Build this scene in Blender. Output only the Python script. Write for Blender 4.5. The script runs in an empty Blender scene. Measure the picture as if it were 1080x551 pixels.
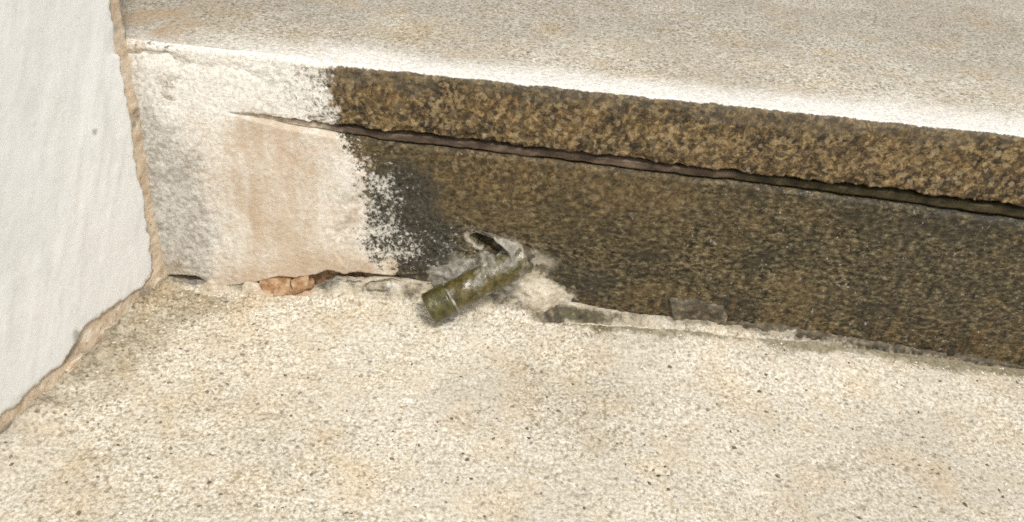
import bpy, math, random
import numpy as np
from mathutils import Matrix, Vector

scene = bpy.context.scene
col = scene.collection

# ------------------------------------------------------------------ camera
PITCH, ROLL = math.radians(33.0), math.radians(5.994)
cam_data = bpy.data.cameras.new('camera')
cam = bpy.data.objects.new('camera', cam_data)
col.objects.link(cam)
scene.camera = cam
cam_data.sensor_width = 36.0
cam_data.lens = 30.0
cam_data.clip_start = 0.01
cam_data.clip_end = 200.0
ax_x = Vector((1, 0, 0))
ax_u = Vector((0, math.sin(PITCH), math.cos(PITCH)))
fwd = Vector((0, math.cos(PITCH), -math.sin(PITCH)))
right = math.cos(ROLL) * ax_x + math.sin(ROLL) * ax_u
up = -math.sin(ROLL) * ax_x + math.cos(ROLL) * ax_u
mw = Matrix((right, up, -fwd)).transposed().to_4x4()
mw.translation = Vector((0.22296, -0.44647, 0.33379))
cam.matrix_world = mw

# ------------------------------------------------------------------ world, sun, exposure
SUN_DIR = Vector((0.22, -0.50, 0.84)).normalized()
elev = math.asin(SUN_DIR.z)
azim = math.atan2(SUN_DIR.x, SUN_DIR.y)
world = bpy.data.worlds.new('World')
scene.world = world
world.use_nodes = True
wn = world.node_tree
wn.nodes.clear()
w_out = wn.nodes.new('ShaderNodeOutputWorld')
w_bg = wn.nodes.new('ShaderNodeBackground')
w_sky = wn.nodes.new('ShaderNodeTexSky')
w_sky.sky_type = 'NISHITA'
w_sky.sun_disc = False
w_sky.sun_elevation = elev
w_sky.sun_rotation = azim
w_sky.air_density = 1.0
w_sky.dust_density = 4.0
w_hs = wn.nodes.new('ShaderNodeHueSaturation')      # a clouded, nearly white sky
w_hs.inputs['Saturation'].default_value = 0.16
w_bg.inputs['Strength'].default_value = 0.08
wn.links.new(w_sky.outputs[0], w_hs.inputs['Color'])
wn.links.new(w_hs.outputs[0], w_bg.inputs['Color'])
wn.links.new(w_bg.outputs[0], w_out.inputs['Surface'])

sun_data = bpy.data.lights.new('sun', 'SUN')
sun_data.energy = 1.5
sun_data.angle = math.radians(10)
sun_data.color = (1.0, 0.955, 0.89)
sun = bpy.data.objects.new('sun', sun_data)
col.objects.link(sun)
sun.rotation_euler = SUN_DIR.to_track_quat('Z', 'Y').to_euler()
sun.location = (0.5, -1.5, 3.0)

scene.view_settings.view_transform = 'Standard'
scene.view_settings.look = 'None'
scene.view_settings.exposure = 0.72
scene.view_settings.gamma = 1.0
scene.view_settings.use_curve_mapping = False
scene.render.engine = 'CYCLES'
scene.cycles.filter_width = 1.6
scene.cycles.use_denoising = False      # keep the grain of the stone
scene.cycles.max_bounces = 4
scene.cycles.diffuse_bounces = 3

# ------------------------------------------------------------------ numpy noise
def _hash(ix, iy, seed):
    n = (ix.astype(np.int64) * 374761393 + iy.astype(np.int64) * 668265263 + seed * 1442695041) & 0x7fffffff
    n = ((n ^ (n >> 13)) * 1274126177) & 0x7fffffff
    n = ((n ^ (n >> 16)) * 2246822519) & 0x7fffffff
    return ((n ^ (n >> 15)) & 0xffff) / 65535.0

def vnoise(x, y, seed=0):
    x = np.asarray(x, float); y = np.asarray(y, float)
    x, y = np.broadcast_arrays(x, y)
    ix = np.floor(x); iy = np.floor(y)
    fx = x - ix; fy = y - iy
    fx = fx * fx * fx * (fx * (fx * 6 - 15) + 10); fy = fy * fy * fy * (fy * (fy * 6 - 15) + 10)
    a = _hash(ix, iy, seed); b = _hash(ix + 1, iy, seed)
    c = _hash(ix, iy + 1, seed); d = _hash(ix + 1, iy + 1, seed)
    return (a * (1 - fx) + b * fx) * (1 - fy) + (c * (1 - fx) + d * fx) * fy

def fbm(x, y, scale, octaves=4, seed=0, gain=0.5):
    """-1..1, features of 1/scale metres"""
    s = 0; amp = 1; tot = 0
    for o in range(octaves):
        s = s + amp * (vnoise(np.asarray(x) * scale * 2 ** o + 17.3 * o, np.asarray(y) * scale * 2 ** o + 5.1 * o, seed + o) * 2 - 1)
        tot += amp; amp *= gain
    return s / tot * 1.5

def sst(a, b, x):
    t = np.clip((np.asarray(x, float) - a) / (b - a), 0, 1)
    return t * t * (3 - 2 * t)

def bump(x, c, w):
    return np.exp(-((np.asarray(x) - c) / w) ** 2)

def pw(x, pts):
    return np.interp(x, [p[0] for p in pts], [p[1] for p in pts])

def dense(a, b, step, lo=None, hi=None):
    """coordinates dense from a to b, stretching outwards to lo and hi"""
    core = np.arange(a, b + step * .5, step)
    out = [core]
    if lo is not None:
        l = []; s = step; v = a
        while v > lo:
            s *= 1.35; v -= s; l.append(max(v, lo))
        out.insert(0, np.array(l[::-1]))
    if hi is not None:
        l = []; s = step; v = core[-1]
        while v < hi:
            s *= 1.35; v += s; l.append(min(v, hi))
        out.append(np.array(l))
    return np.concatenate(out)

# ------------------------------------------------------------------ mesh helpers
def grid_object(name, P, material, parent=None, attrs=None, flip=False, smooth=True):
    """P: (n, m, 3) array of points -> one mesh object of quads"""
    n, m, _ = P.shape
    idx = np.arange(n * m).reshape(n, m)
    q = np.stack([idx[:-1, :-1], idx[1:, :-1], idx[1:, 1:], idx[:-1, 1:]], -1).reshape(-1, 4)
    if flip:
        q = q[:, ::-1]
    me = bpy.data.meshes.new(name)
    me.vertices.add(n * m)
    me.vertices.foreach_set('co', np.ascontiguousarray(P, dtype=np.float32).ravel())
    me.loops.add(q.size)
    me.loops.foreach_set('vertex_index', np.ascontiguousarray(q, dtype=np.int32).ravel())
    me.polygons.add(len(q))
    me.polygons.foreach_set('loop_start', np.arange(0, q.size, 4, dtype=np.int32))
    me.polygons.foreach_set('use_smooth', np.full(len(q), smooth))
    for k, v in (attrs or {}).items():
        a = me.attributes.new(k, 'FLOAT', 'POINT')
        a.data.foreach_set('value', np.ascontiguousarray(np.broadcast_to(v, (n, m)), dtype=np.float32).ravel())
    me.update(calc_edges=True)
    me.validate()
    me.materials.append(material)
    o = bpy.data.objects.new(name, me)
    col.objects.link(o)
    if parent: o.parent = parent
    return o

def py_object(name, verts, faces, material, parent=None, smooth=False):
    me = bpy.data.meshes.new(name)
    me.from_pydata([tuple(v) for v in verts], [], faces)
    me.polygons.foreach_set('use_smooth', [smooth] * len(me.polygons))
    me.materials.append(material)
    me.update()
    o = bpy.data.objects.new(name, me)
    col.objects.link(o)
    if parent: o.parent = parent
    return o

def empty(name, loc):
    o = bpy.data.objects.new(name, None)
    o.empty_display_size = 0.05
    o.location = loc
    col.objects.link(o)
    return o

def adopt(o, root):  # nested parts sit in world space too
    """parent a world-space mesh to a thing's root without moving it"""
    o.parent = root
    if root.parent is None:
        o.matrix_parent_inverse = Matrix.Translation(root.location).inverted()
    return o

# ------------------------------------------------------------------ node helpers
class G:
    def __init__(self, name):
        self.mat = bpy.data.materials.new(name)
        self.mat.use_nodes = True
        self.t = self.mat.node_tree
        self.t.nodes.clear()
        self.out = self.t.nodes.new('ShaderNodeOutputMaterial')
        self.bsdf = self.t.nodes.new('ShaderNodeBsdfPrincipled')
        self.t.links.new(self.bsdf.outputs[0], self.out.inputs['Surface'])
        self.co = self.n('ShaderNodeNewGeometry').outputs['Position']
    def n(self, ty, **props):
        nd = self.t.nodes.new(ty)
        for k, v in props.items(): setattr(nd, k, v)
        return nd
    def put(self, sock, v):
        if isinstance(v, bpy.types.NodeSocket): self.t.links.new(v, sock)
        elif isinstance(v, (tuple, list)) and len(v) == 3 and sock.type == 'RGBA': sock.default_value = (*v, 1)
        else: sock.default_value = v
    def scale(self, s, vec=None):
        nd = self.n('ShaderNodeVectorMath', operation='MULTIPLY')
        self.put(nd.inputs[0], vec or self.co); nd.inputs[1].default_value = s
        return nd.outputs[0]
    def noise(self, scale, detail=3.0, rough=0.55, vec=None, dist=0.0, out='Fac'):
        nd = self.n('ShaderNodeTexNoise')
        self.put(nd.inputs['Vector'], vec or self.co)
        nd.inputs['Scale'].default_value = scale; nd.inputs['Detail'].default_value = detail
        nd.inputs['Roughness'].default_value = rough; nd.inputs['Distortion'].default_value = dist
        return nd.outputs[out]
    def warp(self, scale, amt, vec=None):
        c = self.noise(scale, 2, .5, vec, out='Color')
        a = self.n('ShaderNodeVectorMath', operation='MULTIPLY_ADD')
        self.put(a.inputs[0], c); a.inputs[1].default_value = (amt,) * 3
        self.put(a.inputs[2], vec or self.co)
        return a.outputs[0]
    def vor(self, scale, vec=None, feature='F1', out='Distance', rnd=1.0):
        nd = self.n('ShaderNodeTexVoronoi', feature=feature)
        self.put(nd.inputs['Vector'], vec or self.co)
        nd.inputs['Scale'].default_value = scale; nd.inputs['Randomness'].default_value = rnd
        return nd.outputs[out]
    def sep(self, v):
        nd = self.n('ShaderNodeSeparateColor'); self.put(nd.inputs[0], v); return nd.outputs
    def xyz(self, v=None):
        nd = self.n('ShaderNodeSeparateXYZ'); self.put(nd.inputs[0], v or self.co); return nd.outputs
    def ramp(self, fac, stops, interp='LINEAR'):
        nd = self.n('ShaderNodeValToRGB'); r = nd.color_ramp; r.interpolation = interp
        while len(r.elements) > 1: r.elements.remove(r.elements[-1])
        for i, (p, c) in enumerate(stops):
            e = r.elements[0] if i == 0 else r.elements.new(p)
            e.position = p
            e.color = (*c, 1) if isinstance(c, (tuple, list)) else (c, c, c, 1)
        self.put(nd.inputs[0], fac)
        return nd.outputs[0]
    def mix(self, fac, a, b, blend='MIX'):
        nd = self.n('ShaderNodeMix', data_type='RGBA', blend_type=blend)
        self.put(nd.inputs[0], fac); self.put(nd.inputs[6], a); self.put(nd.inputs[7], b)
        return nd.outputs[2]
    def m(self, op, a, b=0.0, c=None, clamp=False):
        nd = self.n('ShaderNodeMath', operation=op); nd.use_clamp = clamp
        self.put(nd.inputs[0], a); self.put(nd.inputs[1], b)
        if c is not None: self.put(nd.inputs[2], c)
        return nd.outputs[0]
    def step(self, v, a, b, lo=0.0, hi=1.0):
        nd = self.n('ShaderNodeMapRange', interpolation_type='SMOOTHSTEP')
        self.put(nd.inputs[0], v)
        for i, q in zip((1, 2, 3, 4), (a, b, lo, hi)): self.put(nd.inputs[i], q)
        return nd.outputs[0]
    def attr(self, name):
        return self.n('ShaderNodeAttribute', attribute_name=name).outputs['Fac']
    def edge(self, mask, nz, width=0.12, spread=0.8):
        """break the soft border of a mask up with a noise"""
        v = self.m('ADD', mask, self.m('MULTIPLY', self.m('SUBTRACT', nz, 0.5), spread))
        return self.step(v, 0.5 - width, 0.5 + width)
    def finish(self, color, rough, height=None, bump=0.5, dist=0.001, spec=0.35):
        self.put(self.bsdf.inputs['Base Color'], color)
        self.put(self.bsdf.inputs['Roughness'], rough)
        self.put(self.bsdf.inputs['Specular IOR Level'], spec)
        if height is not None:
            b = self.n('ShaderNodeBump'); b.inputs['Strength'].default_value = bump
            b.inputs['Distance'].default_value = dist
            self.put(b.inputs['Height'], height)
            self.t.links.new(b.outputs[0], self.bsdf.inputs['Normal'])
        return self.mat

def speckle(g, tone=1.0, warm=1.0):
    """colour and relief of the washed cast stone: sand-sized grains of cream, tan, grey and a few dark ones"""
    k = lambda r, gg, b: (r * tone, gg * tone, b * tone * warm)
    w = g.warp(260, 0.004)
    c1 = g.sep(g.vor(470, w, out='Color'))
    n1 = g.noise(500, 2, .6)
    n2 = g.noise(880, 1, .5)
    a = g.ramp(n1, [(.33, k(.17, .13, .075)), (.41, k(.35, .295, .20)), (.475, k(.545, .50, .41)), (.54, k(.635, .595, .505)), (.64, k(.80, .77, .69))])
    b = g.ramp(c1[0], [(0, k(.22, .175, .11)), (.14, k(.40, .35, .25)), (.34, k(.56, .52, .42)), (.7, k(.635, .60, .50)), (1, k(.82, .795, .71))])
    c = g.mix(.33, a, b)
    c = g.mix(g.ramp(n2, [(.34, .55), (.50, 0.0)]), c, k(.31, .25, .165))
    big = g.noise(16, 3, .6)
    c = g.mix(g.ramp(big, [(.35, .28), (.60, 0.0)]), c, k(.49, .46, .385))
    c = g.mix(g.ramp(g.noise(42, 3, .6), [(.50, 0.0), (.70, .42)]), c, k(.56, .475, .345))
    c = g.mix(g.ramp(g.noise(8, 4, .62), [(.42, .9), (.60, 0.0)]), c, g.mix(1.0, c, (.86, .845, .83), 'MULTIPLY'))
    c = g.mix(g.ramp(g.noise(24, 3, .6), [(.50, 0.0), (.68, .8)]), c, g.mix(1.0, c, (.98, .90, .78), 'MULTIPLY'))
    # dark grains, of two sizes
    w2 = g.warp(420, 0.0035)
    for sc, lim, rad, strength in ((150, .5, .24, .66), (290, .45, .32, .66), (70, .26, .125, .75)):
        v = g.n('ShaderNodeTexVoronoi', feature='F1')
        g.put(v.inputs['Vector'], w2); v.inputs['Scale'].default_value = sc
        rnd = g.sep(v.outputs['Color'])
        inside = g.m('MULTIPLY', g.step(v.outputs['Distance'], rad, rad * .55), g.step(rnd[2], lim, lim * .8))
        c = g.mix(g.m('MULTIPLY', inside, strength), c, g.ramp(rnd[0], [(0, k(.07, .055, .04)), (.4, k(.16, .12, .075)), (1, k(.29, .215, .13))]))
    h = g.m('ADD', g.m('MULTIPLY', c1[0], .35), n1)
    return c, h

# ------------------------------------------------------------------ materials
def mat_floor():
    g = G('washed_stone_floor')
    c, h = speckle(g, 1.0)
    dark_tone = g.edge(g.attr('dark_tone'), g.noise(70, 5, .65), .30, .9)  # darker tone of the floor, border broken up by noise
    c = g.mix(g.m('MULTIPLY', dark_tone, .80), c, g.mix(1.0, c, g.ramp(g.noise(180, 3), [(.35, (.44, .40, .32)), (.65, (.66, .63, .57))]), 'MULTIPLY'))
    algae = g.edge(g.attr('algae'), g.noise(160, 4, .65), .25, .9)
    c = g.mix(g.m('MULTIPLY', algae, .9), c, g.mix(1.0, c, g.ramp(g.noise(300, 3), [(.35, (.17, .155, .08)), (.65, (.40, .36, .21))]), 'MULTIPLY'))
    pale = g.edge(g.attr('pale'), g.noise(120, 4, .6), .3, .8)
    c = g.mix(g.m('MULTIPLY', pale, .12), c, (.72, .69, .62))
    return g.finish(c, .85, h, .32, .0007, .2)

def brown_film(g):
    """damp brown and ochre algae film over grain"""
    w = g.warp(150, .006)
    n1 = g.noise(270, 3, .7, vec=w)
    n2 = g.noise(95, 3, .6, vec=w)
    n3 = g.noise(38, 3, .6)
    c = g.ramp(n1, [(.33, (.010, .007, .004)), (.43, (.045, .031, .015)), (.50, (.115, .076, .034)), (.58, (.21, .142, .060)), (.70, (.36, .28, .15))])
    c = g.mix(g.ramp(n2, [(.44, 0.0), (.66, .75)]), c, g.mix(.5, c, (.045, .040, .026)))
    c = g.mix(g.ramp(n3, [(.48, 0.0), (.68, .5)]), c, g.mix(.5, c, (.25, .155, .058)))
    sp = g.sep(g.vor(430, g.warp(300, .003), out='Color'))
    c = g.mix(g.ramp(sp[1], [(.78, 0.0), (.95, .55)]), c, (.30, .235, .14))
    c = g.mix(g.ramp(sp[2], [(.72, 0.0), (.9, .6)]), c, (.025, .018, .011))
    return c, n1

def mat_slab():
    g = G('cast_stone_tread')
    c, h = speckle(g, .90)
    X, Y, Z = g.xyz()
    # greyer further back, whiter towards the nosing
    c = g.mix(g.m('MULTIPLY', g.edge(g.attr('grey'), g.noise(28, 4, .6), .4, .6), .85), c, g.mix(1.0, c, (.84, .85, .875), 'MULTIPLY'))
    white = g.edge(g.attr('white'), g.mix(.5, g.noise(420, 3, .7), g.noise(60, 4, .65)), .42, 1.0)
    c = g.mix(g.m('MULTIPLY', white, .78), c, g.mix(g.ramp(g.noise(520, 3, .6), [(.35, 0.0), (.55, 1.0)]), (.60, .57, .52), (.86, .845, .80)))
    rust = g.edge(g.attr('rust'), g.noise(110, 5, .65), .3, .9)
    c = g.mix(g.m('MULTIPLY', rust, .6), c, (.40, .285, .165))
    mould = g.edge(g.attr('mould'), g.mix(.3, g.noise(360, 4, .8), g.noise(75, 4, .7)), .14, 2.2)
    c = g.mix(g.m('MULTIPLY', mould, .85), c, (.065, .056, .04))
    film, n1 = brown_film(g)
    film = g.mix(g.m('MULTIPLY', g.edge(g.attr('rim'), g.mix(.5, g.noise(240, 3, .7), g.noise(40, 4, .7)), .3, 1.8), .40), film, (.115, .10, .072))
    st = g.edge(g.attr('stain'), g.mix(.4, g.noise(340, 4, .8), g.noise(70, 4, .7)), .14, 1.9)
    c = g.mix(st, c, film)
    hh = g.m('ADD', h, g.m('MULTIPLY', n1, .5))
    return g.finish(c, g.mix(st, (.8,) * 3, (.62,) * 3), hh, .6, .0012, .3)

def mat_riser():
    g = G('rendered_riser')
    X, Y, Z = g.xyz()
    # dry plastered end: pinkish render with runs of lime
    n_v = g.noise(60, 4, .6, vec=g.scale((1, 1, .22)))
    dry = g.ramp(g.noise(42, 4, .62, vec=g.scale((1, 1, .45))), [(.3, (.46, .36, .26)), (.5, (.52, .425, .32)), (.68, (.57, .49, .385))])
    dry = g.mix(g.ramp(g.noise(26, 3, .6), [(.5, 0.0), (.68, .4)]), dry, (.52, .375, .26))
    dry = g.mix(g.ramp(n_v, [(.50, 0.0), (.68, .7)]), dry, (.70, .655, .575))
    dry = g.mix(g.ramp(g.noise(420, 4, .65), [(.30, .5), (.55, 0.0)]), dry, (.40, .325, .245))
    lime = g.edge(g.attr('white'), g.mix(.6, g.noise(330, 3, .7), g.noise(48, 4, .7, vec=g.scale((1, 1, .4)))), .40, 2.0)
    dry = g.mix(g.m('MULTIPLY', lime, .85), dry, g.mix(g.ramp(g.noise(500, 3, .6), [(.35, 0.0), (.55, 1.0)]), (.56, .54, .48), (.80, .785, .735)))
    greym = g.edge(g.attr('grey'), g.mix(.5, g.noise(350, 3, .7), g.noise(70, 4, .7)), .3, 1.8)
    dry = g.mix(g.m('MULTIPLY', greym, .6), dry, g.ramp(g.noise(330, 3, .7), [(.38, (.12, .112, .095)), (.5, (.27, .26, .225)), (.62, (.46, .44, .39))]))
    # exposed rubble where the coat has come away
    ex = g.ramp(g.noise(130, 4, .6), [(.3, (.12, .075, .045)), (.5, (.34, .20, .10)), (.7, (.52, .41, .28))])
    dry = g.mix(g.edge(g.attr('expose'), g.noise(200, 4), .12, .5), dry, ex)
    # wet brown film
    film, n1 = brown_film(g)
    fh = g.noise(340, 3, .7, vec=g.scale((.68, 1, 1.15)))
    low = g.ramp(fh, [(.34, (.010, .008, .005)), (.43, (.034, .027, .014)), (.51, (.075, .059, .030)), (.59, (.135, .108, .058)), (.70, (.25, .205, .125))])
    blot = g.noise(30, 4, .65, vec=g.scale((.7, 1, 1.2)))
    low = g.mix(g.ramp(blot, [(.34, .75), (.5, 0.0)]), low, (.030, .025, .016))
    low = g.mix(g.ramp(blot, [(.52, 0.0), (.68, .6)]), low, g.mix(.5, low, (.20, .135, .062)))
    streak = g.noise(150, 4, .65, vec=g.scale((1.6, 1, .16)))
    low = g.mix(g.m('MULTIPLY', g.ramp(streak, [(.5, 0.0), (.7, .85)]), g.attr('run')), low, (.20, .118, .050))
    low = g.mix(g.m('MULTIPLY', g.ramp(streak, [(.32, .8), (.48, 0.0)]), g.attr('run')), low, (.022, .019, .013))
    film = g.mix(g.edge(g.attr('ochre'), g.noise(55, 4, .6), .35, 1.0), low, g.mix(.3, film, (.07, .050, .024)))
    black = g.edge(g.attr('black'), g.mix(.5, g.noise(300, 3, .7), g.noise(60, 4, .7)), .3, 1.5)
    film = g.mix(g.m('MULTIPLY', black, .88), film, g.ramp(g.noise(500, 3, .6), [(.35, (.016, .015, .012)), (.62, (.06, .056, .045)), (.8, (.16, .15, .12))]))
    st = g.edge(g.attr('stain'), g.mix(.35, g.noise(340, 4, .8), g.noise(80, 4, .7)), .12, 2.6)
    c = g.mix(st, dry, film)
    # small crystals of lime scattered over the wet part near the pipe
    fl = g.edge(g.attr('fleck'), g.mix(.3, g.noise(420, 3, .75), g.noise(90, 4, .7)), .20, 2.6)
    c = g.mix(g.m('MULTIPLY', fl, .75), c, (.66, .64, .57))
    pale = g.edge(g.attr('pale'), g.noise(120, 4, .6), .25, .8)
    c = g.mix(g.m('MULTIPLY', pale, .75), c, g.mix(g.noise(330, 3), (.30, .27, .21), (.58, .53, .43)))
    h = g.m('ADD', g.m('MULTIPLY', g.noise(330, 5, .65), 1.0), g.m('MULTIPLY', fh, .5))
    return g.finish(c, g.mix(st, (.85,) * 3, (.58,) * 3), h, .6, .0011, .22)

def mat_filler():
    g = G('old_joint_mortar')
    c = g.ramp(g.noise(120, 5, .65, vec=g.scale((.5, 1, 1.5))), [(.3, (.030, .021, .013)), (.5, (.085, .060, .040)), (.7, (.18, .13, .09))])
    c = g.mix(g.edge(g.attr('green'), g.noise(60, 4), .3, .8), c, g.ramp(g.noise(200, 4), [(.35, (.020, .016, .006)), (.65, (.060, .047, .018))]))
    c = g.mix(g.edge(g.attr('dry'), g.noise(150, 4), .3, .7), c, g.ramp(g.noise(300, 3), [(.35, (.34, .27, .19)), (.65, (.56, .49, .39))]))
    return g.finish(c, .6, g.noise(400, 5, .65), .6, .001, .3)

def mat_mortar():
    g = G('patch_mortar')
    n = g.noise(90, 5, .62)
    c = g.ramp(n, [(.28, (.27, .225, .155)), (.45, (.43, .375, .28)), (.58, (.54, .49, .39)), (.75, (.66, .62, .53))])
    c = g.mix(g.ramp(g.noise(480, 3, .65), [(.32, .55), (.5, 0.0)]), c, (.25, .21, .15))
    c = g.mix(g.m('MULTIPLY', g.edge(g.attr('orange'), g.noise(140, 4, .65), .2, .9), .8), c, g.ramp(g.noise(220, 4), [(.35, (.30, .145, .055)), (.65, (.52, .30, .14))]))
    c = g.mix(g.m('MULTIPLY', g.edge(g.attr('grey'), g.noise(170, 5, .65), .25, 1.0), .85), c, g.ramp(g.noise(300, 4), [(.32, (.085, .08, .066)), (.55, (.21, .20, .17)), (.72, (.42, .40, .35))]))
    c = g.mix(g.m('MULTIPLY', g.edge(g.attr('green'), g.noise(200, 5, .7), .2, 1.1), .92), c, g.ramp(g.noise(320, 4), [(.32, (.020, .019, .010)), (.55, (.065, .058, .024)), (.75, (.15, .125, .055))]))
    c = g.mix(g.m('MULTIPLY', g.edge(g.attr('brown'), g.noise(180, 5, .7), .2, 1.0), .9), c, g.ramp(g.noise(260, 4), [(.34, (.014, .011, .006)), (.47, (.045, .034, .018)), (.58, (.10, .076, .042)), (.72, (.22, .175, .11))]))
    c = g.mix(g.m('MULTIPLY', g.edge(g.attr('white'), g.noise(260, 4, .65), .2, .8), .85), c, (.68, .655, .585))
    sp, _ = speckle(g, .97)
    c = g.mix(g.edge(g.attr('sandy'), g.mix(.5, g.noise(260, 3, .7), g.noise(70, 3, .6)), .25, 1.3), c, sp)
    return g.finish(c, g.mix(g.attr('grey'), (.8,) * 3, (.42,) * 3), g.m('ADD', g.noise(350, 4, .65), g.noise(110, 3, .6)), .6, .0012, .35)

def mat_wall_body():
    g = G('bare_render')
    n = g.noise(110, 5, .65)
    c = g.ramp(n, [(.28, (.42, .32, .22)), (.46, (.56, .455, .33)), (.6, (.63, .54, .42)), (.78, (.72, .66, .56))])
    c = g.mix(g.ramp(g.noise(45, 4, .6), [(.5, 0.0), (.66, .55)]), c, (.52, .345, .215))
    c = g.mix(g.ramp(g.noise(260, 5, .7), [(.28, .8), (.42, 0.0)]), c, (.12, .095, .065))
    c = g.mix(g.m('MULTIPLY', g.edge(g.attr('grime'), g.noise(120, 5, .7), .2, .9), .8), c, g.ramp(g.noise(300, 3), [(.35, (.11, .10, .08)), (.65, (.30, .28, .235))]))
    return g.finish(c, .85, g.m('ADD', g.noise(320, 5, .65), g.noise(110, 3, .6)), .6, .0013, .25)

def mat_paint():
    g = G('white_wall_paint')
    c = g.ramp(g.noise(24, 5, .6), [(.3, (.785, .80, .785)), (.6, (.83, .84, .825))])
    c = g.mix(g.ramp(g.noise(46, 4, .6, vec=g.scale((1, 1, .35))), [(.5, 0.0), (.7, .5)]), c, (.70, .72, .70))
    c = g.mix(g.ramp(g.noise(70, 3, .6, vec=g.scale((1, 1, .3), g.warp(20, .03))), [(.56, 0.0), (.68, .6)]), c, (.83, .83, .81))
    c = g.mix(g.ramp(g.noise(300, 3, .6), [(.3, .25), (.45, 0.0)]), c, (.62, .61, .56))
    v = g.n('ShaderNodeTexVoronoi', feature='F1'); g.put(v.inputs['Vector'], g.scale((0, 1, 1), g.warp(300, .003))); v.inputs['Scale'].default_value = 42
    rnd = g.sep(v.outputs['Color'])
    spots = g.m('MULTIPLY', g.step(v.outputs['Distance'], .11, .05), g.step(rnd[0], .12, .10))
    c = g.mix(g.m('MULTIPLY', spots, .6), c, (.24, .235, .21))
    c = g.mix(g.m('MULTIPLY', g.edge(g.attr('grime'), g.noise(170, 5, .7), .2, 1.0), .75), c, (.30, .285, .235))
    return g.finish(c, .62, g.m('ADD', g.noise(160, 3, .6), g.noise(420, 2, .6)), .2, .0004, .35)

def mat_pipe(kind):
    g = G('corroded_pipe_' + kind)
    n = g.noise(170, 5, .66); n2 = g.noise(420, 4, .65)
    if kind == 'collar':
        c = g.ramp(n, [(.3, (.022, .020, .005)), (.5, (.060, .054, .013)), (.7, (.13, .115, .035))])
    elif kind == 'bore':
        c = g.ramp(n, [(.3, (.008, .007, .004)), (.7, (.03, .025, .012))])
    else:
        c = g.ramp(n, [(.30, (.018, .015, .005)), (.44, (.052, .043, .012)), (.56, (.10, .075, .020)), (.68, (.13, .115, .042))])
        c = g.mix(g.ramp(g.noise(75, 4, .65), [(.47, 0.0), (.60, .75)]), c, g.ramp(n2, [(.3, (.11, .10, .07)), (.6, (.32, .305, .25))]))
    c = g.mix(g.ramp(n2, [(.30, .8), (.44, 0.0)]), c, (.018, .015, .008))
    c = g.mix(g.ramp(n2, [(.62, 0.0), (.74, .55)]), c, (.36, .34, .24))
    return g.finish(c, .22, g.m('ADD', n2, n), .45, .0007, .55)

def mat_plain(name, stops, sc=200, rough=.8):
    g = G(name)
    c = g.ramp(g.noise(sc, 4, .65), stops)
    return g.finish(c, rough, g.noise(sc * 2, 4, .65), .6, .0008, .25)

M_FLOOR, M_SLAB, M_RISER, M_FILL, M_MORTAR = mat_floor(), mat_slab(), mat_riser(), mat_filler(), mat_mortar()
M_BODY, M_PAINT = mat_wall_body(), mat_paint()
M_PIPE, M_COLLAR, M_BORE = mat_pipe('tube'), mat_pipe('collar'), mat_pipe('bore')
M_BRICK = mat_plain('broken_brick', [(.3, (.15, .085, .045)), (.45, (.29, .165, .085)), (.6, (.42, .29, .175)), (.75, (.55, .46, .34))])
M_CHIP = mat_plain('mortar_chip', [(.3, (.20, .165, .115)), (.45, (.37, .31, .23)), (.6, (.50, .43, .33)), (.75, (.62, .56, .47))])
M_LIME = mat_plain('lime_crust', [(.3, (.40, .38, .32)), (.5, (.58, .55, .48)), (.7, (.72, .70, .64))])
M_GLINT = mat_plain('pipe_glint', [(.3, (.09, .085, .055)), (.5, (.22, .21, .16)), (.7, (.46, .44, .37))], 300, .6)  # pale colour that stands in for the highlight on the pipe
M_GRIT = mat_plain('grit', [(.3, (.05, .04, .03)), (.5, (.14, .11, .075)), (.7, (.30, .25, .18))], 90)
M_SAND = mat_plain('sand_grain', [(.3, (.40, .35, .27)), (.5, (.58, .53, .44)), (.7, (.74, .71, .63))], 90)

# ------------------------------------------------------------------ floor
STEP_H = 0.1615
WDIR = np.array([-0.168, -0.986])          # plan direction of the wall, from the corner towards the viewer

def wall_dist(x, y):
    """distance of a floor point from the wall face"""
    return x * 0.986 - y * 0.168

def floor_z(x, y):
    z = 0.0004 * fbm(x, y, 9, 3, 3) + 0.00010 * fbm(x, y, 130, 3, 5) + 0.00020 * fbm(x, y, 420, 2, 8)
    z = z - 0.0010 * sst(.62, .78, vnoise(x * 260, y * 260, 21)) * sst(.5, .7, vnoise(x * 70, y * 70, 22))
    # the floor humps up a little to the foot of the step
    hump = pw(x, [(-.1, .0), (.05, .0005), (.15, .003), (.25, .0070), (.34, .0085), (.45, .0075), (.52, .0045), (.6, .0020), (.8, 0)])
    z = z + hump * sst(-.055, -.004, y)
    d = wall_dist(x, y)
    near = sst(.03, .0, d) * sst(.06, -.02, y)
    z = z + near * (.0030 + .0030 * fbm(x, y, 70, 3, 31)) + sst(.018, 0, d) * sst(.02, -.03, y) * .0015
    return z

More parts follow.
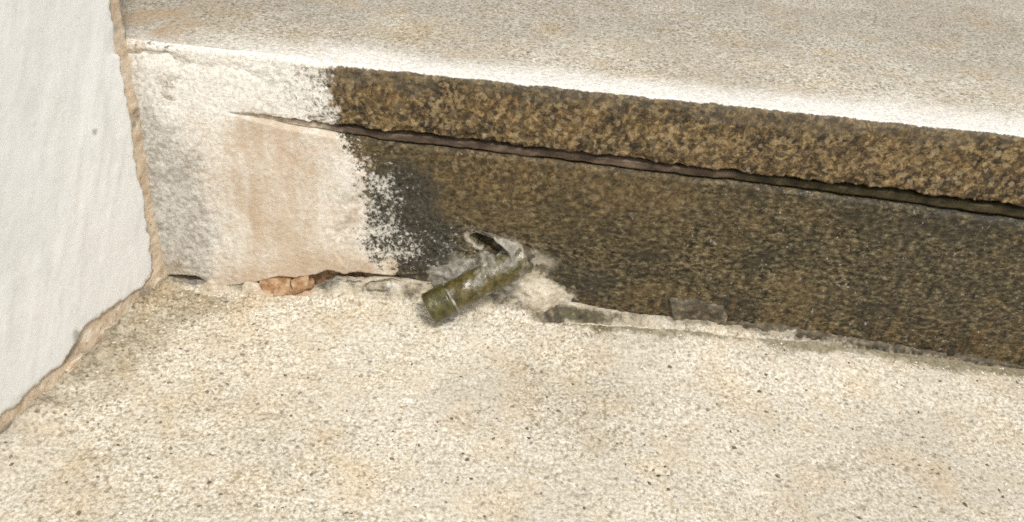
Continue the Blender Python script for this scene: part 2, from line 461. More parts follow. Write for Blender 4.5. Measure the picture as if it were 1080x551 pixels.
fx = dense(-0.08, 0.66, 0.00125, -4.0, 5.0)
fy = dense(-0.235, 0.012, 0.00125, -5.0, 0.03)
FX, FY = np.meshgrid(fx, fy, indexing='ij')
FZ = floor_z(FX, FY)
fd = wall_dist(FX, FY)
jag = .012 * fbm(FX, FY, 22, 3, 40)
dark_tone = sst(.085, .0, fd + jag * 1.5) * .9 * sst(-.26, -.02, FY - .2 * FX) + sst(.05, .0, -FY + jag) * .45 * pw(FX, [(0, .7), (.1, .35), (.2, .5), (.6, .85)])  # darker towards the wall and the riser, with a ragged border
dark_tone = np.maximum(dark_tone, .30 * sst(.1, .5, fbm(FX, FY, 12, 3, 44)))
dark_tone = np.maximum(dark_tone, .95 * sst(.030, .0, fd) * sst(-.13, -.19, FY))  # dark grime in the wall joint towards the viewer
algae = sst(.022, .002, -FY + .006 * fbm(FX, FY, 40, 3, 47)) * pw(FX, [(.2, 0), (.26, .75), (.3, .8), (.36, .65), (.42, .95), (.6, 1.1), (.8, 1.1)])
algae = np.maximum(algae, .95 * bump(FX, .186, .022) * bump(FY, -.020, .007) * .0)
pale = sst(.0, .6, fbm(FX, FY, 7, 3, 60) + .5 * sst(-.05, -.2, FY)) * .75
floor = grid_object('floor', np.stack([FX, FY, FZ], -1), M_FLOOR, None, dict(dark_tone=dark_tone, algae=algae, pale=pale))
floor['kind'] = 'structure'
floor['label'] = 'pale speckled washed stone floor at the foot of the step'

# ------------------------------------------------------------------ the step: riser, tread slab, joint filler
step = empty('stone_step', (0.3, 0.0, 0.0))
step['label'] = 'pale cast stone step with damp brown stained riser and cracked joint'
step['category'] = 'step'

XS = dense(-0.03, 0.64, 0.0009, -0.30, 4.0)

def z_top(x):      # lower edge of the tread slab's front
    return pw(x, [(-.3, .1255), (.05, .1254), (.118, .1250), (.216, .1240), (.36, .1220), (.512, .1190), (.8, .1160), (4, .116)]) + .0008 * fbm(x, x * 0, 90, 3, 71) + .0004 * fbm(x, x * 0, 420, 2, 72)

def z_bot(x):      # upper edge of the riser below the joint
    base = pw(x, [(-.3, .1258), (.050, .1258), (.058, .1243), (.085, .1205), (.14, .1160), (.2166, .1150), (.36, .1125), (.5176, .1070), (.8, .103), (4, .103)])
    return base + .0006 * fbm(x, x * 0, 75, 3, 75)

PROUD = lambda x: .0002 + .0016 * sst(.045, .14, x)

# tread slab: a swept profile (top, rounded nose, front, underside)
ty = dense(0.004, 0.34, 0.0016, None, 3.2)[::-1]
prof = [('top', v) for v in ty] + [('arc', a) for a in np.linspace(0, math.pi / 2, 12)[1:]] + [('face', t) for t in np.linspace(0, 1, 46)[1:]] + [('under', v) for v in (.0015, .004, .01, .02, .06)]
SX = XS[:, None]
NP_ = len(prof)
P = np.zeros((len(XS), NP_, 3))
at = {k: np.zeros((len(XS), NP_)) for k in ('white', 'grey', 'rust', 'mould', 'stain', 'rim')}
zt = z_top(XS); pr = PROUD(XS)
RN = .0038 + .00012 * fbm(XS, XS * 0, 25, 3, 80)
chip = np.clip(fbm(XS, XS * 0, 60, 3, 82) - .6, 0, 1) * .0005
for j, (kind, v) in enumerate(prof):
    x = XS
    if kind == 'top':
        y = np.full_like(x, v) + 0 * x
        edge = sst(.03, .004, v)
        y = np.where(v < .012, np.maximum(v, RN - pr + (v - .004)), v)
        z = STEP_H + .0006 * fbm(x, y, 9, 3, 91) + .00025 * fbm(x, y, 140, 4, 92) + .00018 * fbm(x, y, 430, 2, 95)
        z = z - .0004 * sst(.035, .0, y) ** 2
        s = v
    elif kind == 'arc':
        y = RN - pr - RN * math.sin(v) + chip
        z = STEP_H - .0004 - RN + RN * math.cos(v) + .0003 * fbm(x, x * 0 + v * .006, 140, 3, 92)
        s = -v * .005
    elif kind == 'face':
        z0 = STEP_H - .0004 - RN
        z = z0 + (zt - z0) * v
        y = -pr + .00045 * fbm(x, z, 60, 3, 96) + .0004 * fbm(x, z, 230, 3, 97) + chip * (1 - v)
        y = y - .0012 * sst(.12, .0, x) * fbm(x, z, 35, 3, 98)
        # crumbled lower arris
        y = y + .0018 * sst(.85, 1.0, v) * sst(-.2, .4, fbm(x, z, 160, 2, 99))
        s = -.01
    else:
        y = -pr + v + .0008; z = zt + .0004 * fbm(x, x * 0 + v, 150, 2, 101) + 0.0003 * (v / .06)
        s = -.02
    P[:, j, 0] = x; P[:, j, 1] = y; P[:, j, 2] = z
    xx = x + .007 * fbm(x, z, 45, 3, 111)
    left = sst(.135, .10, xx)
    if kind == 'top':
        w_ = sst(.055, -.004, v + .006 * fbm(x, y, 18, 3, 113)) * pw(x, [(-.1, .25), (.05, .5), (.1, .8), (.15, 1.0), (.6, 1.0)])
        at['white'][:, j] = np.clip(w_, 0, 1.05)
        at['grey'][:, j] = sst(.02, .13, v + .02 * fbm(x, y, 14, 3, 115)) * .75 + .25 * left
        at['rust'][:, j] = .8 * sst(.05, .0, x) * sst(.15, .03, v) * sst(-.3, .4, fbm(x, y, 30, 3, 117))
        at['rim'][:, j] = 0
    else:
        fz = (STEP_H - z) / (STEP_H - zt)
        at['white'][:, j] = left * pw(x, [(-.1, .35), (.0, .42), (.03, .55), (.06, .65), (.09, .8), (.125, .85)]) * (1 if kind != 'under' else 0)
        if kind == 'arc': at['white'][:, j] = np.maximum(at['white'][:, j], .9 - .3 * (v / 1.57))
        at['grey'][:, j] = .35 * left
        at['mould'][:, j] = sst(.070, .125, xx) * .36 * (kind == 'face') + .22 * bump(x, .012, .025) + .14 * left
        at['rust'][:, j] = .55 * sst(.022, .004, x) + .25 * left * sst(.7, 1, fz)
        stain = sst(.080, .140, xx - .003 * (fz - .5))
        if kind == 'arc': stain = stain * sst(.15, 1.35, v + .16 * fbm(x, x * 0, 70, 3, 121))
        at['stain'][:, j] = stain
        at['rim'][:, j] = .9 * sst(.45, .1, fz + .15 * fbm(x, z, 50, 3, 123))
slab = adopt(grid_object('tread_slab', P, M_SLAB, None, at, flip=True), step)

# riser face (a relief in x and z, sunk hollows and raised patches included)
rz = np.linspace(0, 1, 150)
RX = np.repeat(XS[:, None], len(rz) + 5, 1)
zb = z_bot(XS)[:, None]
RZ = np.concatenate([-.012 + (zb + .012) * rz[None, :], np.repeat(zb + .0004, 5, 1)], 1)
back = np.concatenate([np.zeros(len(rz)), [.0016, .004, .01, .02, .05]])[None, :]
top_round = np.concatenate([.0014 * sst(.985, 1.0, rz), np.zeros(5)])[None, :]
RY = .0006 * fbm(RX, RZ, 14, 3, 131) + .0005 * fbm(RX, RZ, 60, 4, 133) + .0003 * fbm(RX, RZ * 1.5, 260, 3, 135)
RY = RY + .0006 * fbm(RX * 3, RZ * .3, 60, 3, 137) * sst(.2, .5, RX) * sst(.06, .0, RZ)
# the dry end: plaster coat that stands a touch proud and stops short of the floor
ze = pw(XS, [(-.3, .004), (.0, .0045), (.016, .003), (.022, .0015), (.045, .002), (.053, .0045), (.0785, .0137), (.09, .0145), (.1063, .0224), (.13, .0225), (.17, .026), (.19, .030), (.2, .012), (4, .012)])[:, None] + .0012 * fbm(RX, RX * 0, 110, 3, 141)
inplaster = sst(.18, .14, RX)
RY = RY - .0012 * inplaster * fbm(RX, RZ, 30, 3, 143)
expo = sst(.0006, -.0006, RZ - ze) * inplaster
RY = RY + .0075 * expo + .004 * expo * fbm(RX, RZ, 120, 3, 145)
hole = bump(RX, .011, .0095) * sst(.0075, .003, RZ + .001 * fbm(RX, RZ, 160, 2, 148)) * .016
RY = RY + hole
# hollow above the pipe with its raised rim
def hollow(x, z):
    u = (x - .2075) * .93 + (z - .0545) * -.37
    w = (x - .2075) * .37 + (z - .0545) * .93
    return u / .0135, w / .0052
hu, hw = hollow(RX, RZ)
hr = np.sqrt(hu ** 2 + hw ** 2) + .18 * fbm(RX, RZ, 160, 3, 151)
RY = RY + .011 * sst(1.0, .55, hr)
# flaked area left of the pipe
flake = sst(-.05, .25, fbm(RX, RZ, 48, 3, 155) - .2) * bump(RX, .178, .03) * bump(RZ, .055, .03)
RY = RY - .0012 * flake
RY = RY + back + top_round
def dry_attrs(X_, Z_):
    f_ = Z_ / .125
    q = X_ + .012 * fbm(X_, Z_ * .5, 24, 4, 161) + .004 * fbm(X_, Z_, 110, 3, 162)
    white = .60 * sst(.085, .020, q) * sst(.0, .3, f_) + .46 * bump(q, .126, .026) * sst(.12, .4, f_) + .0 + .55 * sst(.93, 1.06, f_) * sst(-.01, .04, X_) + .12
    grey = .80 * bump(q, .016 + .012 * (.5 - f_), .022) * sst(1.05, .7, f_) * sst(-.1, .15, f_) + .20 * bump(q, .13, .02) + .10 + .34 * sst(.03, .0, X_)
    return np.clip(white, 0, .85), np.clip(grey, 0, 1)
def riser_attrs(RX, RZ, zb, expo):
    fr = RZ / zb
    hu, hw = hollow(RX, RZ)
    hr = np.sqrt(hu ** 2 + hw ** 2) + .18 * fbm(RX, RZ, 160, 3, 151)
    xw = RX + .010 * fbm(RX, RZ, 24, 4, 161) + .004 * fbm(RX, RZ, 110, 3, 162)
    stain = sst(.112, .152, xw + .012 * (np.minimum(fr, 1) - .6) - .018 * sst(.05, .015, RZ))
    over = sst(.1235, .1255, RZ)                       # on the slab's front
    xs = RX + .006 * fbm(RX, RZ, 45, 3, 111)
    stain = stain * (1 - over) + over * (.40 * sst(.078, .106, xs) + .60 * sst(.104, .118, xs))
    w_r, g_r = dry_attrs(RX, RZ)
    run_x = pw(RX, [(.2, .2), (.33, .7), (.42, .9), (.6, 1), (4, 1)])
    return dict(
        stain=stain, white=w_r, grey=g_r, expose=expo,
        black=np.clip(1.0 * bump(xw, .166 - .01 * fr, .030) * sst(.10, .35, fr) * sst(1.06, .75, fr) + .55 * bump(RX, .265, .05) * bump(RZ, .035, .02) + .37 * sst(.28, .48, RX) * sst(.05, .30, fr) + .2 * sst(.90, 1.0, fr) * sst(.32, .42, RX), 0, 1.1) * (1 - over),
        ochre=np.clip(np.maximum(over, pw(RX, [(.15, .5), (.2, .9), (.30, .6), (.42, .22), (.6, .08), (4, .1)]) * .8 * sst(.25, .9, fr)), 0, 1),
        run=np.clip(sst(.5, .05, fr) * run_x, 0, 1),
        fleck=np.clip((.46 * bump(xw, .140, .020) * sst(.15, .4, fr) * sst(1.02, .75, fr) + .22 * bump(RX, .195, .03) * bump(RZ, .05, .02) + .11 * sst(.28, .34, RX)) * (1 - over), 0, 1),
        pale=np.clip(.55 * sst(1.55, 1.05, hr) * sst(.8, 1.0, hr) + .75 * bump(RX, .235, .018) * bump(RZ, .044, .010) + .55 * bump(RX, .20, .03) * bump(RZ, .036, .012) + .3 * sst(.0, .5, fbm(RX, RZ, 16, 3, 165)) * bump(RX, .2, .04) * sst(.10, .04, RZ), 0, 1) * sst(.55, .9, hr),
    )
a_r = riser_attrs(RX, RZ, zb, expo)
riser = adopt(grid_object('riser', np.stack([RX, RY, RZ], -1), M_RISER, None, a_r), step)

# thin lime plaster smeared over slab and riser at the dry end; it splits along the joint
pxs = np.arange(-.004, .150, .0008); pzs = np.arange(.0, .1605, .0008)
PX, PZ = np.meshgrid(pxs, pzs, indexing='ij')
cover = np.minimum(.128 - PX + .012 * fbm(PX, PZ, 22, 4, 401) + .004 * fbm(PX, PZ, 120, 3, 402), .1575 - PZ + .0022 * fbm(PX, PZ, 40, 3, 403))
zt_c, zb_c = z_top(pxs)[:, None] - .0006, z_bot(pxs)[:, None] - .0004
slit = sst(.050, .058, PX) * sst(-.0012, .0004, zt_c - PZ) * sst(-.0012, .0004, PZ - zb_c)
ze_c = pw(pxs, [(p_, q_) for p_, q_ in ((-.3, .004), (.0, .0045), (.016, .003), (.022, .0015), (.045, .002), (.053, .0045), (.0785, .0137), (.09, .0145), (.1063, .0224), (.13, .0225), (.17, .026))])[:, None] + .0012 * fbm(PX, PX * 0, 110, 3, 141)
low_e = sst(.0004, -.0008, PZ - ze_c)
coat_y = -(.0011 + .0008 * fbm(PX, PZ, 22, 2, 405) + .00015 * fbm(PX, PZ, 90, 3, 406) + .00012 * fbm(PX, PZ, 320, 2, 407))
coat_y = coat_y + .0035 * sst(.012, -.006, cover) + .010 * slit + .010 * low_e
hole_c = bump(PX, .011, .0095) * sst(.0075, .003, PZ + .001 * fbm(PX, PZ, 160, 2, 148)) * .016
a_c = riser_attrs(PX, PZ, .125 + 0 * PX, np.clip(low_e + .7 * slit, 0, 1))
a_c['white'] = np.clip(a_c['white'] + .25 * sst(.125, .15, PZ) * sst(.02, .07, PX), 0, .95)
adopt(grid_object('plaster_coat', np.stack([PX, coat_y + hole_c, PZ], -1), M_RISER, None, a_c), step)

# filler band set back in the joint under the slab
FXj = dense(0.045, 0.64, 0.0012, None, 4.0)
zt_j, zb_j = z_top(FXj), z_bot(FXj)
nv = 16
v = np.linspace(0, 1, nv)[None, :]
gap_top = .0018 * sst(.08, .2, FXj)[:, None] * (.6 + .6 * vnoise(FXj * 40, FXj * 0, 171))[:, None]
z0 = (zb_j - .0010)[:, None]; z1 = (zt_j + .0012)[:, None] - gap_top * 0
JZ = z0 + (z1 - z0) * v
JX = np.repeat(FXj[:, None], nv, 1)
recess = pw(FXj, [(.045, .0004), (.09, .0008), (.14, .0012), (.2, .0016), (.3, .0020), (4, .0022)])[:, None]
# the band dips into the joint at its two borders: shadow gaps above and below
lowgap = sst(.24, .12, v) * (.6 + .9 * vnoise(JX * 55, JX * 0, 173)) * .0045 * sst(.075, .12, JX)
topgap = sst(.62, .72, v) * .0075 * sst(.06, .15, JX)
JY = recess + lowgap + topgap + .0006 * fbm(JX, JZ, 120, 3, 175) + .0008 * fbm(JX, JZ * 0, 40, 3, 176)
filler = adopt(grid_object('joint_filler', np.stack([JX, JY, JZ], -1), M_FILL, None,
                           dict(green=sst(.27, .42, JX), dry=.95 * sst(.135, .09, JX))), step)

# mortar fillet and rubble bedding along the foot of the riser
MX1 = dense(0.012, 0.64, 0.0010, None, 4.0)
h_f = pw(MX1, [(.0, .003), (.02, .004), (.05, .006), (.0785, .0085), (.098, .0110), (.112, .0205), (.13, .0215), (.16, .022), (.2, .021), (.25, .020), (.29, .0125), (.33, .0115), (.37, .0115), (.41, .0105), (.44, .0105), (.48, .0085), (.51, .0075), (.56, .0050), (.65, .004), (4, .004)])
w_f = pw(MX1, [(.0, .006), (.03, .013), (.07, .0165), (.10, .0140), (.15, .013), (.2, .014), (.25, .0135), (.29, .0100), (.323, .0075), (.35, .0070), (.40, .0052), (.44, .0038), (.5, .0030), (.56, .0028), (4, .003)])
h_f = h_f - pw(MX1, [(.0, .001), (.05, .002), (.10, .003), (.125, .003), (.15, 0), (4, 0)]) + .0014 * fbm(MX1, MX1 * 0, 75, 4, 181)
w_f = np.maximum(w_f + .0016 * fbm(MX1, MX1 * 0, 60, 4, 183), .0015)
nt = 40
t = np.linspace(0, 1, nt)[None, :]
ledge = (sst(.322, .328, MX1) * sst(.374, .366, MX1))[:, None]
thick = pw(MX1, [(.0, .002), (.09, .004), (.13, .0035), (.2, .005), (.3, .0030), (.33, .0032), (.372, .0030), (.44, .0028), (.6, .0018), (4, .0015)])[:, None]
# t: 0 at the riser, 0.2 end of the flat top, then a convex-concave fall to the floor
MZ = h_f[:, None] * (1 - sst(.10, 1, t) ** .85) - .0035 * sst(.9, 1, t)
MYf = -(thick * sst(0, .18, t) + (w_f[:, None] - thick) * np.clip((t - .25) / .75, 0, 1) ** 1.5)
MXg = np.repeat(MX1[:, None], nt, 1)
fl_z = floor_z(MXg, MYf)
MZ = MZ + fl_z * sst(0, .6, t)
rub = pw(MX1, [(.0, 1), (.10, 1.0), (.14, .6), (.4, .5), (.6, .35), (4, .3)])[:, None]
MYf = MYf + .0022 + rub * (.0017 * fbm(MXg, MZ, 75, 4, 185) + .0009 * fbm(MXg, MZ, 260, 3, 187)) - .0022 * sst(.5, 1, t)
MYf = MYf + .0030 * bump(fbm(MXg, t * .03, 28, 3, 515), .05, .05) * sst(.09, .12, MXg) * sst(.22, .18, MXg) * sst(.1, .3, t) * sst(1, .8, t)
MZ = MZ + rub * .0010 * fbm(MXg, t + 0 * MXg, 90, 3, 189) * sst(0, .2, t)
a_m = dict(
    sandy=np.clip(sst(.30, .92, t) * pw(MX1, [(.0, .8), (.06, 1), (.3, 1), (.38, .8), (.45, .4), (.6, .2), (4, .2)])[:, None] * (1 - .9 * sst(.228, .25, MXg) * sst(.335, .28, MXg) * sst(.98, .82, t)), 0, 1),
    orange=np.clip(.85 * bump(MXg, .080, .022) * sst(.9, .5, t) + .35 * bump(MXg, .14, .03) * sst(.6, .9, t), 0, 1),
    grey=np.clip(.75 * sst(.055, .02, MXg) + .42 * sst(-.2, .4, fbm(MXg, t * .02, 35, 3, 513)) * sst(.06, .1, MXg) * sst(.33, .28, MXg) + .30 * sst(.5, .9, t) * sst(.14, .05, MXg) + .70 * bump(MXg, .105, .010) * sst(.6, .2, t) + .7 * bump(MXg, .205, .030) * sst(.7, .3, t) + .25 * sst(.28, .33, MXg), 0, 1),
    green=np.clip(.80 * sst(.235, .255, MXg) * sst(.325, .27, MXg) * bump(t, .64 + .10 * fbm(MXg, MXg * 0, 30, 3, 199), .24) * 1.1 + .85 * sst(.30, .42, MXg) * sst(.55, .85, t) + .5 * bump(MXg, .345, .018) * sst(.5, .1, t) + .8 * bump(MXg, .19, .02) * sst(.55, .9, t), 0, 1),
    brown=np.clip(.32 * sst(-.1, .5, fbm(MXg, t * .02, 45, 3, 511)) * sst(.33, .25, MXg) + pw(MX1, [(.12, .08), (.16, .25), (.25, .3), (.29, .45), (.325, .5), (.37, .5), (.42, .6), (.46, .7), (.6, .85), (4, 1)])[:, None] * (.45 + .55 * sst(.0, .25, np.abs(t - .17))), 0, 1),
    white=np.clip(.52 * bump(t, .19, .08) * sst(.36, .46, MXg) + .35 * sst(.29, .33, MXg) * sst(.43, .37, MXg) * bump(t, .35, .2) + .55 * bump(MXg, .150, .012) * bump(t, .4, .2) + .5 * bump(MXg, .245, .02) * sst(.6, .2, t), 0, 1),
)
fillet = adopt(grid_object('mortar_fillet', np.stack([MXg, MYf, MZ], -1), M_MORTAR, None, a_m, flip=True), step)

# cement packed round the root of the pipe: raised relief on the riser that sinks away at its border
cxs = np.arange(.130, .310, .0007); czs = np.arange(-.002, .078, .0007)
KX, KZ = np.meshgrid(cxs, czs, indexing='ij')
ku = (KX - .2225) * .80 + (KZ - .040) * .60         # along the pipe (image of it on the riser)
kw = -(KX - .2225) * .60 + (KZ - .040) * .80
lump = np.exp(-(np.where(ku < 0, ku / .028, ku / .013)) ** 2 - ((kw - .005) / .0130) ** 2) * .0125
skirt = bump(KX, .243, .022) * bump(KZ, .016, .018) * .0085 + bump(KX, .19, .022) * bump(KZ, .022, .018) * .006
ku2, kw2 = hollow(KX, KZ)
kr = np.sqrt(ku2 ** 2 + kw2 ** 2) + .15 * fbm(KX, KZ, 150, 3, 191)
rim = np.exp(-((kr - 1.22) / .22) ** 2) * .0024 * sst(-1.2, .2, kw2 + ku2 * .25)
KH = lump + skirt + rim + .0016 * fbm(KX, KZ, 90, 4, 193) * sst(.0, .004, lump + skirt + rim) + .0006 * fbm(KX, KZ, 300, 3, 195) - .0022
KH = KH - .010 * sst(1.05, .5, kr)
a_k = dict(
    orange=.12 * np.ones_like(KX) + .3 * bump(KX, .23, .02) * bump(KZ, .058, .01),
    grey=np.clip(.75 * sst(.232, .21, KX) * sst(.012, .03, KZ) + .45 + .3 * bump(KX, .2, .02) - .20 * bump(KX, .245, .012), 0, 1),
    green=np.clip(.55 * sst(.03, .012, KZ) * bump(KX, .20, .016) + .35 * bump(KX, .198, .01) * bump(KZ, .04, .01) + .9 * sst(1.05, .7, kr), 0, 1),
    brown=np.clip(.40 * sst(.0, .5, fbm(KX, KZ, 40, 3, 197)) + .7 * sst(.0022, .0, KH), 0, 1),
    white=np.clip(.28 * np.exp(-((kr - 1.15) / .16) ** 2) * sst(-.4, .3, kw2) + .32 * bump(KX, .243, .014) * bump(KZ, .03, .014) + .3 * bump(KX, .20, .012) * bump(KZ, .045, .006), 0, 1),
)
collar_m = adopt(grid_object('cement_packing', np.stack([KX, -KH, KZ], -1), M_MORTAR, None, a_k), step)

# small slab of patching mortar stuck to the foot of the riser
qx = np.arange(.315, .435, .0006); qz = np.arange(.0, .040, .0006)
QX, QZ = np.meshgrid(qx, qz, indexing='ij')
qd = np.minimum(np.minimum(QX - .3265 - .25 * (QZ - .015) * -1, .3645 - QX - .35 * (QZ - .015)), .0295 - .045 * (QX - .33) - QZ) + .0012 * fbm(QX, QZ, 70, 3, 501) + .0005 * fbm(QX, QZ, 260, 2, 502)
qd2 = .0165 - .00012 / np.maximum(QX - .36, .002) * .01 - QZ + .0016 * fbm(QX, QZ, 60, 3, 503) - .08 * np.clip(QX - .40, 0, 1)
qd2 = np.minimum(qd2, np.minimum(QX - .352, .428 - QX))
QH = np.maximum(.0034 * sst(-.0006, .0022, qd) * (1 - .35 * sst(.004, .012, qd)), .0026 * sst(-.0008, .003, qd2)) - .0010 + .0004 * fbm(QX, QZ, 90, 3, 505) + .0003 * fbm(QX, QZ, 300, 2, 506)
qin = np.maximum(qd, qd2)
adopt(grid_object('mortar_patch', np.stack([QX, -QH, QZ], -1), M_MORTAR, None, dict(
    brown=np.clip(.98 - .30 * sst(.45, .0, QZ / .035) + 0 * QX, 0, 1), grey=.12 + 0 * QX, orange=.25 * bump(QX, .38, .03), green=.45 * bump(QX, .345, .014) * sst(.014, .02, QZ),
    white=np.clip(.36 * bump(qd, .0010, .0010) * sst(.020, .026, QZ) + .45 * bump(QX, .405, .012) * bump(QZ, .013, .004), 0, 1))), step)

# broken bits bedded in the gap at the dry end
def chunk(name, c, size, rot, material, seed, root):
    rnd = random.Random(seed)
    import bmesh
    bm = bmesh.new()
    bmesh.ops.create_cube(bm, size=1)
    bmesh.ops.subdivide_edges(bm, edges=bm.edges[:], cuts=2, use_grid_fill=True)
    for vtx in bm.verts:
        vtx.co *= .5 / max(.5, .62 * vtx.co.length)
        vtx.co += Vector((rnd.uniform(-1, 1), rnd.uniform(-1, 1), rnd.uniform(-1, 1))) * .095
    m = Matrix.Translation(c) @ Matrix.Rotation(rot[2], 4, 'Z') @ Matrix.Rotation(rot[1], 4, 'Y') @ Matrix.Rotation(rot[0], 4, 'X') @ Matrix.Diagonal((*size, 1))
    bmesh.ops.transform(bm, matrix=m, verts=bm.verts)
    me = bpy.data.meshes.new(name); bm.to_mesh(me); bm.free()
    me.materials.append(material)
    o = bpy.data.objects.new(name, me); col.objects.link(o)
    return adopt(o, root)

chunk('brick_fragment', (.0740, .0002, .0056), (.020, .012, .0070), (.9, -.22, .10), M_BRICK, 3, fillet)
chunk('brick_fragment', (.0900, -.0005, .0105), (.013, .009, .0060), (.7, -.50, .1), M_BRICK, 7, fillet)
chunk('mortar_chip', (.0585, -.0030, .0016), (.015, .011, .0050), (.8, .20, -.1), M_CHIP, 9, fillet)
chunk('mortar_chip', (.0330, -.0030, .0005), (.014, .012, .0045), (.6, .30, -.1), M_CHIP, 15, fillet)

# ------------------------------------------------------------------ wall on the left
wall = empty('painted_wall', (0, 0, 0))
wall['label'] = 'white painted wall with ragged paint edge beside the step'
wall['category'] = 'wall'
ND = np.array([0.986, -0.168])     # normal of the wall face, towards the floor

def wall_pts(S, Zz, off):
    return np.stack([WDIR[0] * S + ND[0] * off, WDIR[1] * S + ND[1] * off, Zz], -1)

ws = dense(-.006, .34, .0013, None, 4.0)
wz = dense(-.012, .30, .0013, None, 2.6)
WS, WZ = np.meshgrid(ws, wz, indexing='ij')
relief = .0008 * fbm(WS, WZ, 12, 3, 201)
body_off = relief - .0016 + .0006 * fbm(WS, WZ, 80, 4, 203) + .0003 * fbm(WS, WZ, 300, 3, 204)
# bedding mortar thickened towards the corner and the floor
body_off = body_off + .0020 * sst(.018, .0, WS + .004 * fbm(WS, WZ, 50, 3, 206)) * sst(.22, .14, WZ) + .0024 * sst(.016, .0, WZ + .004 * fbm(WS, WZ, 45, 3, 207)) + .0012 * sst(.016, .0, WZ) * fbm(WS, WZ, 55, 3, 208)
body_off = body_off - .004 * sst(.0, -.006, WS)
grime = np.clip(.55 * sst(.2, .7, fbm(WS, WZ, 35, 3, 209)) + .85 * bump(WS, .16, .03) * sst(.010, .003, WZ) + .6 * bump(WS, .088, .012) * sst(.02, .01, WZ), 0, 1)
front = wall_pts(WS, WZ, body_off)
# close the pier: back round the arris, along its end, and over the top
n, m_, _ = front.shape
extra = []
for k, (dx, dy) in enumerate(((-.004, .0045), (-.02, .006), (-.10, .006), (-.25, .006))):
    e = front[0].copy(); e[:, 0] = e[:, 0] + dx; e[:, 1] = .0025 + dy * .4; extra.append(e)
e = extra[-1].copy(); e[:, 1] = -4.0; e[:, 0] = -1.2; 
P = np.concatenate([np.stack([e] + extra[::-1]), front, np.stack([np.concatenate([front[-1, :, :2] + np.array([-.4, 0]), front[-1, :, 2:]], 1)])], 0)
top = P[:, -1:, :].copy(); top[:, :, 0] = np.minimum(top[:, :, 0], -.25 - .25 * np.clip(-top[:, :, 1], 0, 4))
P = np.concatenate([P, top], 1)
gr = np.zeros(P.shape[:2]); gr[5:5 + n, :m_] = grime
adopt(grid_object('bare_render', P, M_BODY, None, dict(grime=gr)), wall)

# white paint and skim coat, its ragged border stopping short of the corner and the floor
bs = pw(wz, [(-.1, .008), (.0, .0085), (.03, .0105), (.07, .0075), (.11, .0090), (.16, .0085), (.2, .0065), (.3, .005), (2.6, .005)])[None, :]
bz = pw(ws, [(-.1, .012), (.0, .013), (.02, .0115), (.04, .0145), (.07, .0205), (.085, .0150), (.10, .0120), (.13, .0115), (.16, .0095), (.2, .0100), (.34, .012), (4, .012)])[:, None]
jag1 = .0022 * fbm(WS, WZ, 55, 4, 211) + .0012 * fbm(WS, WZ, 200, 3, 212)
ds = WS - bs + jag1
dz = WZ - bz + .0028 * fbm(WS, WZ, 48, 4, 213) + .0012 * fbm(WS, WZ, 210, 3, 214)
# rounded corner between the two borders
din = np.minimum(np.minimum(ds, dz), .010 + 0 * ds)
dcor = .008 - np.sqrt(np.clip(.008 - ds, 0, 1) ** 2 + np.clip(.008 - dz, 0, 1) ** 2)
din = np.minimum(din, dcor)
paint_off = relief + .00032 * fbm(WS, WZ * .6, 38, 3, 215) + .00010 * fbm(WS, WZ, 160, 3, 216) + .0003 * np.clip(fbm(WS * 2.2 + WZ * 1.2, WZ * .5, 40, 3, 217), 0, 1)
nick = sst(.70, .78, vnoise(WS * 55, WZ * 55, 219)) * sst(.8, .9, vnoise(WS * 13, WZ * 13, 220))
paint_off = paint_off + .0006 * sst(.0, .003, din) * sst(.03, .008, din + WZ * .0) - .0014 * nick
paint_off = np.where(din > 0, paint_off, -.0085 + 0 * paint_off) 
pg = np.clip(.85 * sst(.0030, .0, din) * sst(-.2, .4, fbm(WS, WZ, 60, 3, 221)) + .75 * bump(WS, .086, .006) * bump(WZ, .019, .006) + .5 * nick, 0, 1)
adopt(grid_object('paint_coat', wall_pts(WS, WZ, paint_off), M_PAINT, None, dict(grime=pg)), wall)
# lumps of bedding mortar showing below the paint
for i, (s_, z_, a, b, c_, rr) in enumerate(((.060, .004, .018, .006, .008, -.25), (.092, .003, .016, .006, .006, .1), (.010, .004, .009, .006, .008, .5))):
    q = wall_pts(np.array(s_), np.array(z_), np.array(-.0006))
    chunk('mortar_chip', tuple(q), (b, a, c_), (rr, 0, .168 * -1), M_BODY if i % 2 else M_CHIP, 40 + i, wall)

# ------------------------------------------------------------------ drain pipe
tip = Vector((.1745, -.0205, .0150)); root_p = Vector((.2300, .0030, .0465))
axis = (root_p - tip).normalized()
L = (root_p - tip).length
pipe = empty('drain_pipe', tip)
pipe['label'] = 'short corroded olive green drain pipe poking out of the riser'
pipe['category'] = 'pipe'
e1 = axis.cross(Vector((0, 0, 1))).normalized(); e2 = axis.cross(e1).normalized()

def lathe(name, prof, material, seed, rough_amp, nseg=40, root=pipe):
    Pn = np.zeros((len(prof), nseg + 1, 3))
    ang = np.linspace(0, 2 * math.pi, nseg + 1)
    A = np.array(axis); E1 = np.array(e1); E2 = np.array(e2); T = np.array(tip)
    for i, (s_, r_) in enumerate(prof):
        nz = fbm(np.cos(ang) * .010 + s_, np.sin(ang) * .010 + s_ * .7, 160, 3, seed) * rough_amp
        bend = .0012 * math.sin(s_ / L * 2.2)
        Pn[i] = T + A * s_ + (np.cos(ang)[:, None] * E1 + np.sin(ang)[:, None] * E2) * (r_ + nz)[:, None] + E1 * bend
    return adopt(grid_object(name, Pn, material, None, None), root)

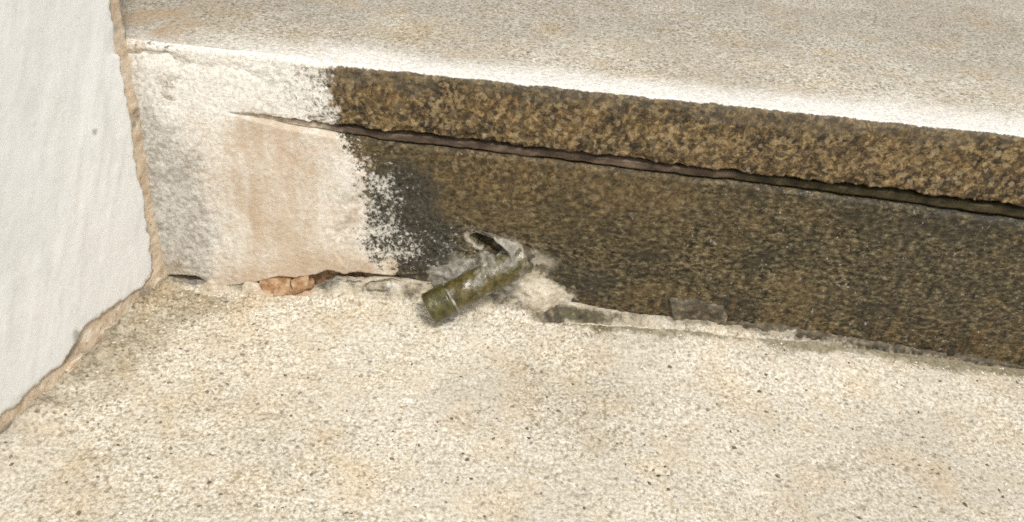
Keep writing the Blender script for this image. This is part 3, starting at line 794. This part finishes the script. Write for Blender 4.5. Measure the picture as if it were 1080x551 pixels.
R0 = .0098
lathe('tube', [(s_, R0) for s_ in np.linspace(.013, L, 44)], M_PIPE, 301, .0007)
col_prof = [(.0155, R0 - .0006), (.0150, R0 + .0006), (.0140, R0 + .0010)] + [(s_, R0 + .0009) for s_ in np.linspace(.013, .0015, 14)] + [(.0006, R0 + .0006), (.0, R0 - .0002), (-.0001, R0 - .0016), (.0008, R0 - .0026)]
cpart = lathe('end_collar', col_prof[::-1], M_COLLAR, 305, .0005)
cpart['label'] = 'mossy green collar at the open end of the pipe'
lathe('bore', [(.030, .0001), (.0299, R0 - .0030), (.015, R0 - .0028), (.0006, R0 - .0025)][::-1], M_BORE, 309, .0002)
# grey cement smeared along the upper side of the tube
sa = np.linspace(.019, L * .93, 50); an_ = np.linspace(-2.6, .9, 44)
SA, AN = np.meshgrid(sa, an_, indexing='ij')
UPA = math.atan2(e2.z, e1.z)
sm = .0022 * bump(AN, -.75, 1.05) * sst(.017, .034, SA) - .0016 + .0011 * fbm(SA, AN * .009, 110, 4, 331)
sm = np.where((AN <= an_[0] + .1) | (AN >= an_[-1] - .1), -.002, sm)
RR = (R0 + sm)[..., None]
SP = np.array(tip) + np.array(axis) * SA[..., None] + (np.cos(AN + UPA)[..., None] * np.array(e1) + np.sin(AN + UPA)[..., None] * np.array(e2)) * RR
smear = adopt(grid_object('cement_smear', SP, M_MORTAR, None, dict(grey=.80 + 0 * SA, green=.42 + .25 * fbm(SA, AN * .009, 60, 3, 333), brown=.35 + 0 * SA, white=.25 + .2 * fbm(SA, AN * .009, 140, 3, 335), orange=0 * SA)), pipe)
# highlight on the pipe, built as a pale ring behind the collar
lathe('glint_ring', [(.0150, R0 - .0004), (.0154, R0 + .0002), (.0160, R0 + .0003), (.0166, R0 - .0001), (.0172, R0 - .0008)], M_GLINT, 313, .0014)

# ------------------------------------------------------------------ loose grit and sand lying on the floor and in the corners
def scatter(name, count, pos, size, material, seed, label, cat):
    rnd = np.random.RandomState(seed)
    base = np.array([(1, 0, 0), (-1, 0, 0), (0, 1, 0), (0, -1, 0), (0, 0, 1), (0, 0, -1)], float)
    tri = np.array([(0, 2, 4), (2, 1, 4), (1, 3, 4), (3, 0, 4), (2, 0, 5), (1, 2, 5), (3, 1, 5), (0, 3, 5)])
    V, F = [], []
    pts = pos(rnd, count)
    for i, (px, py) in enumerate(pts):
        s_ = size[0] + (size[1] - size[0]) * rnd.rand() ** 2.2
        sc = s_ * np.array([.6 + .8 * rnd.rand(), .6 + .6 * rnd.rand(), .35 + .35 * rnd.rand()])
        an = rnd.rand() * 6.283; ca, sa = math.cos(an), math.sin(an)
        q = (base + rnd.uniform(-.25, .25, (6, 3))) * sc
        q = np.stack([q[:, 0] * ca - q[:, 1] * sa, q[:, 0] * sa + q[:, 1] * ca, q[:, 2]], 1)
        q += (px, py, 0)
        q[:, 2] += float(floor_z(np.array(px), np.array(py))) + sc[2] * .35
        V.append(q); F.append(tri + 6 * i)
    o = py_object(name, np.concatenate(V).tolist(), np.concatenate(F).tolist(), material)
    o['kind'] = 'stuff'; o['label'] = label; o['category'] = cat
    return o

def spread(rnd, n_):
    x = rnd.uniform(-.02, .62, n_); y = -.003 - .225 * rnd.rand(n_)
    ok = wall_dist(x, y) > .006
    return np.stack([x[ok], y[ok]], 1)

def by_joint(rnd, n_):
    x = rnd.uniform(.01, .6, n_); y = -.010 - .016 * rnd.rand(n_) ** 2
    return np.stack([x, y], 1)

scatter('dark_grit', 650, spread, (.0003, .0014), M_GRIT, 5, 'dark brown grit strewn thinly over the pale floor', 'grit')
scatter('pale_sand', 1300, lambda r, n_: np.concatenate([spread(r, n_), by_joint(r, 350)]), (.0004, .0014), M_SAND, 6, 'pale sand grains lying on the floor along the joint', 'sand')
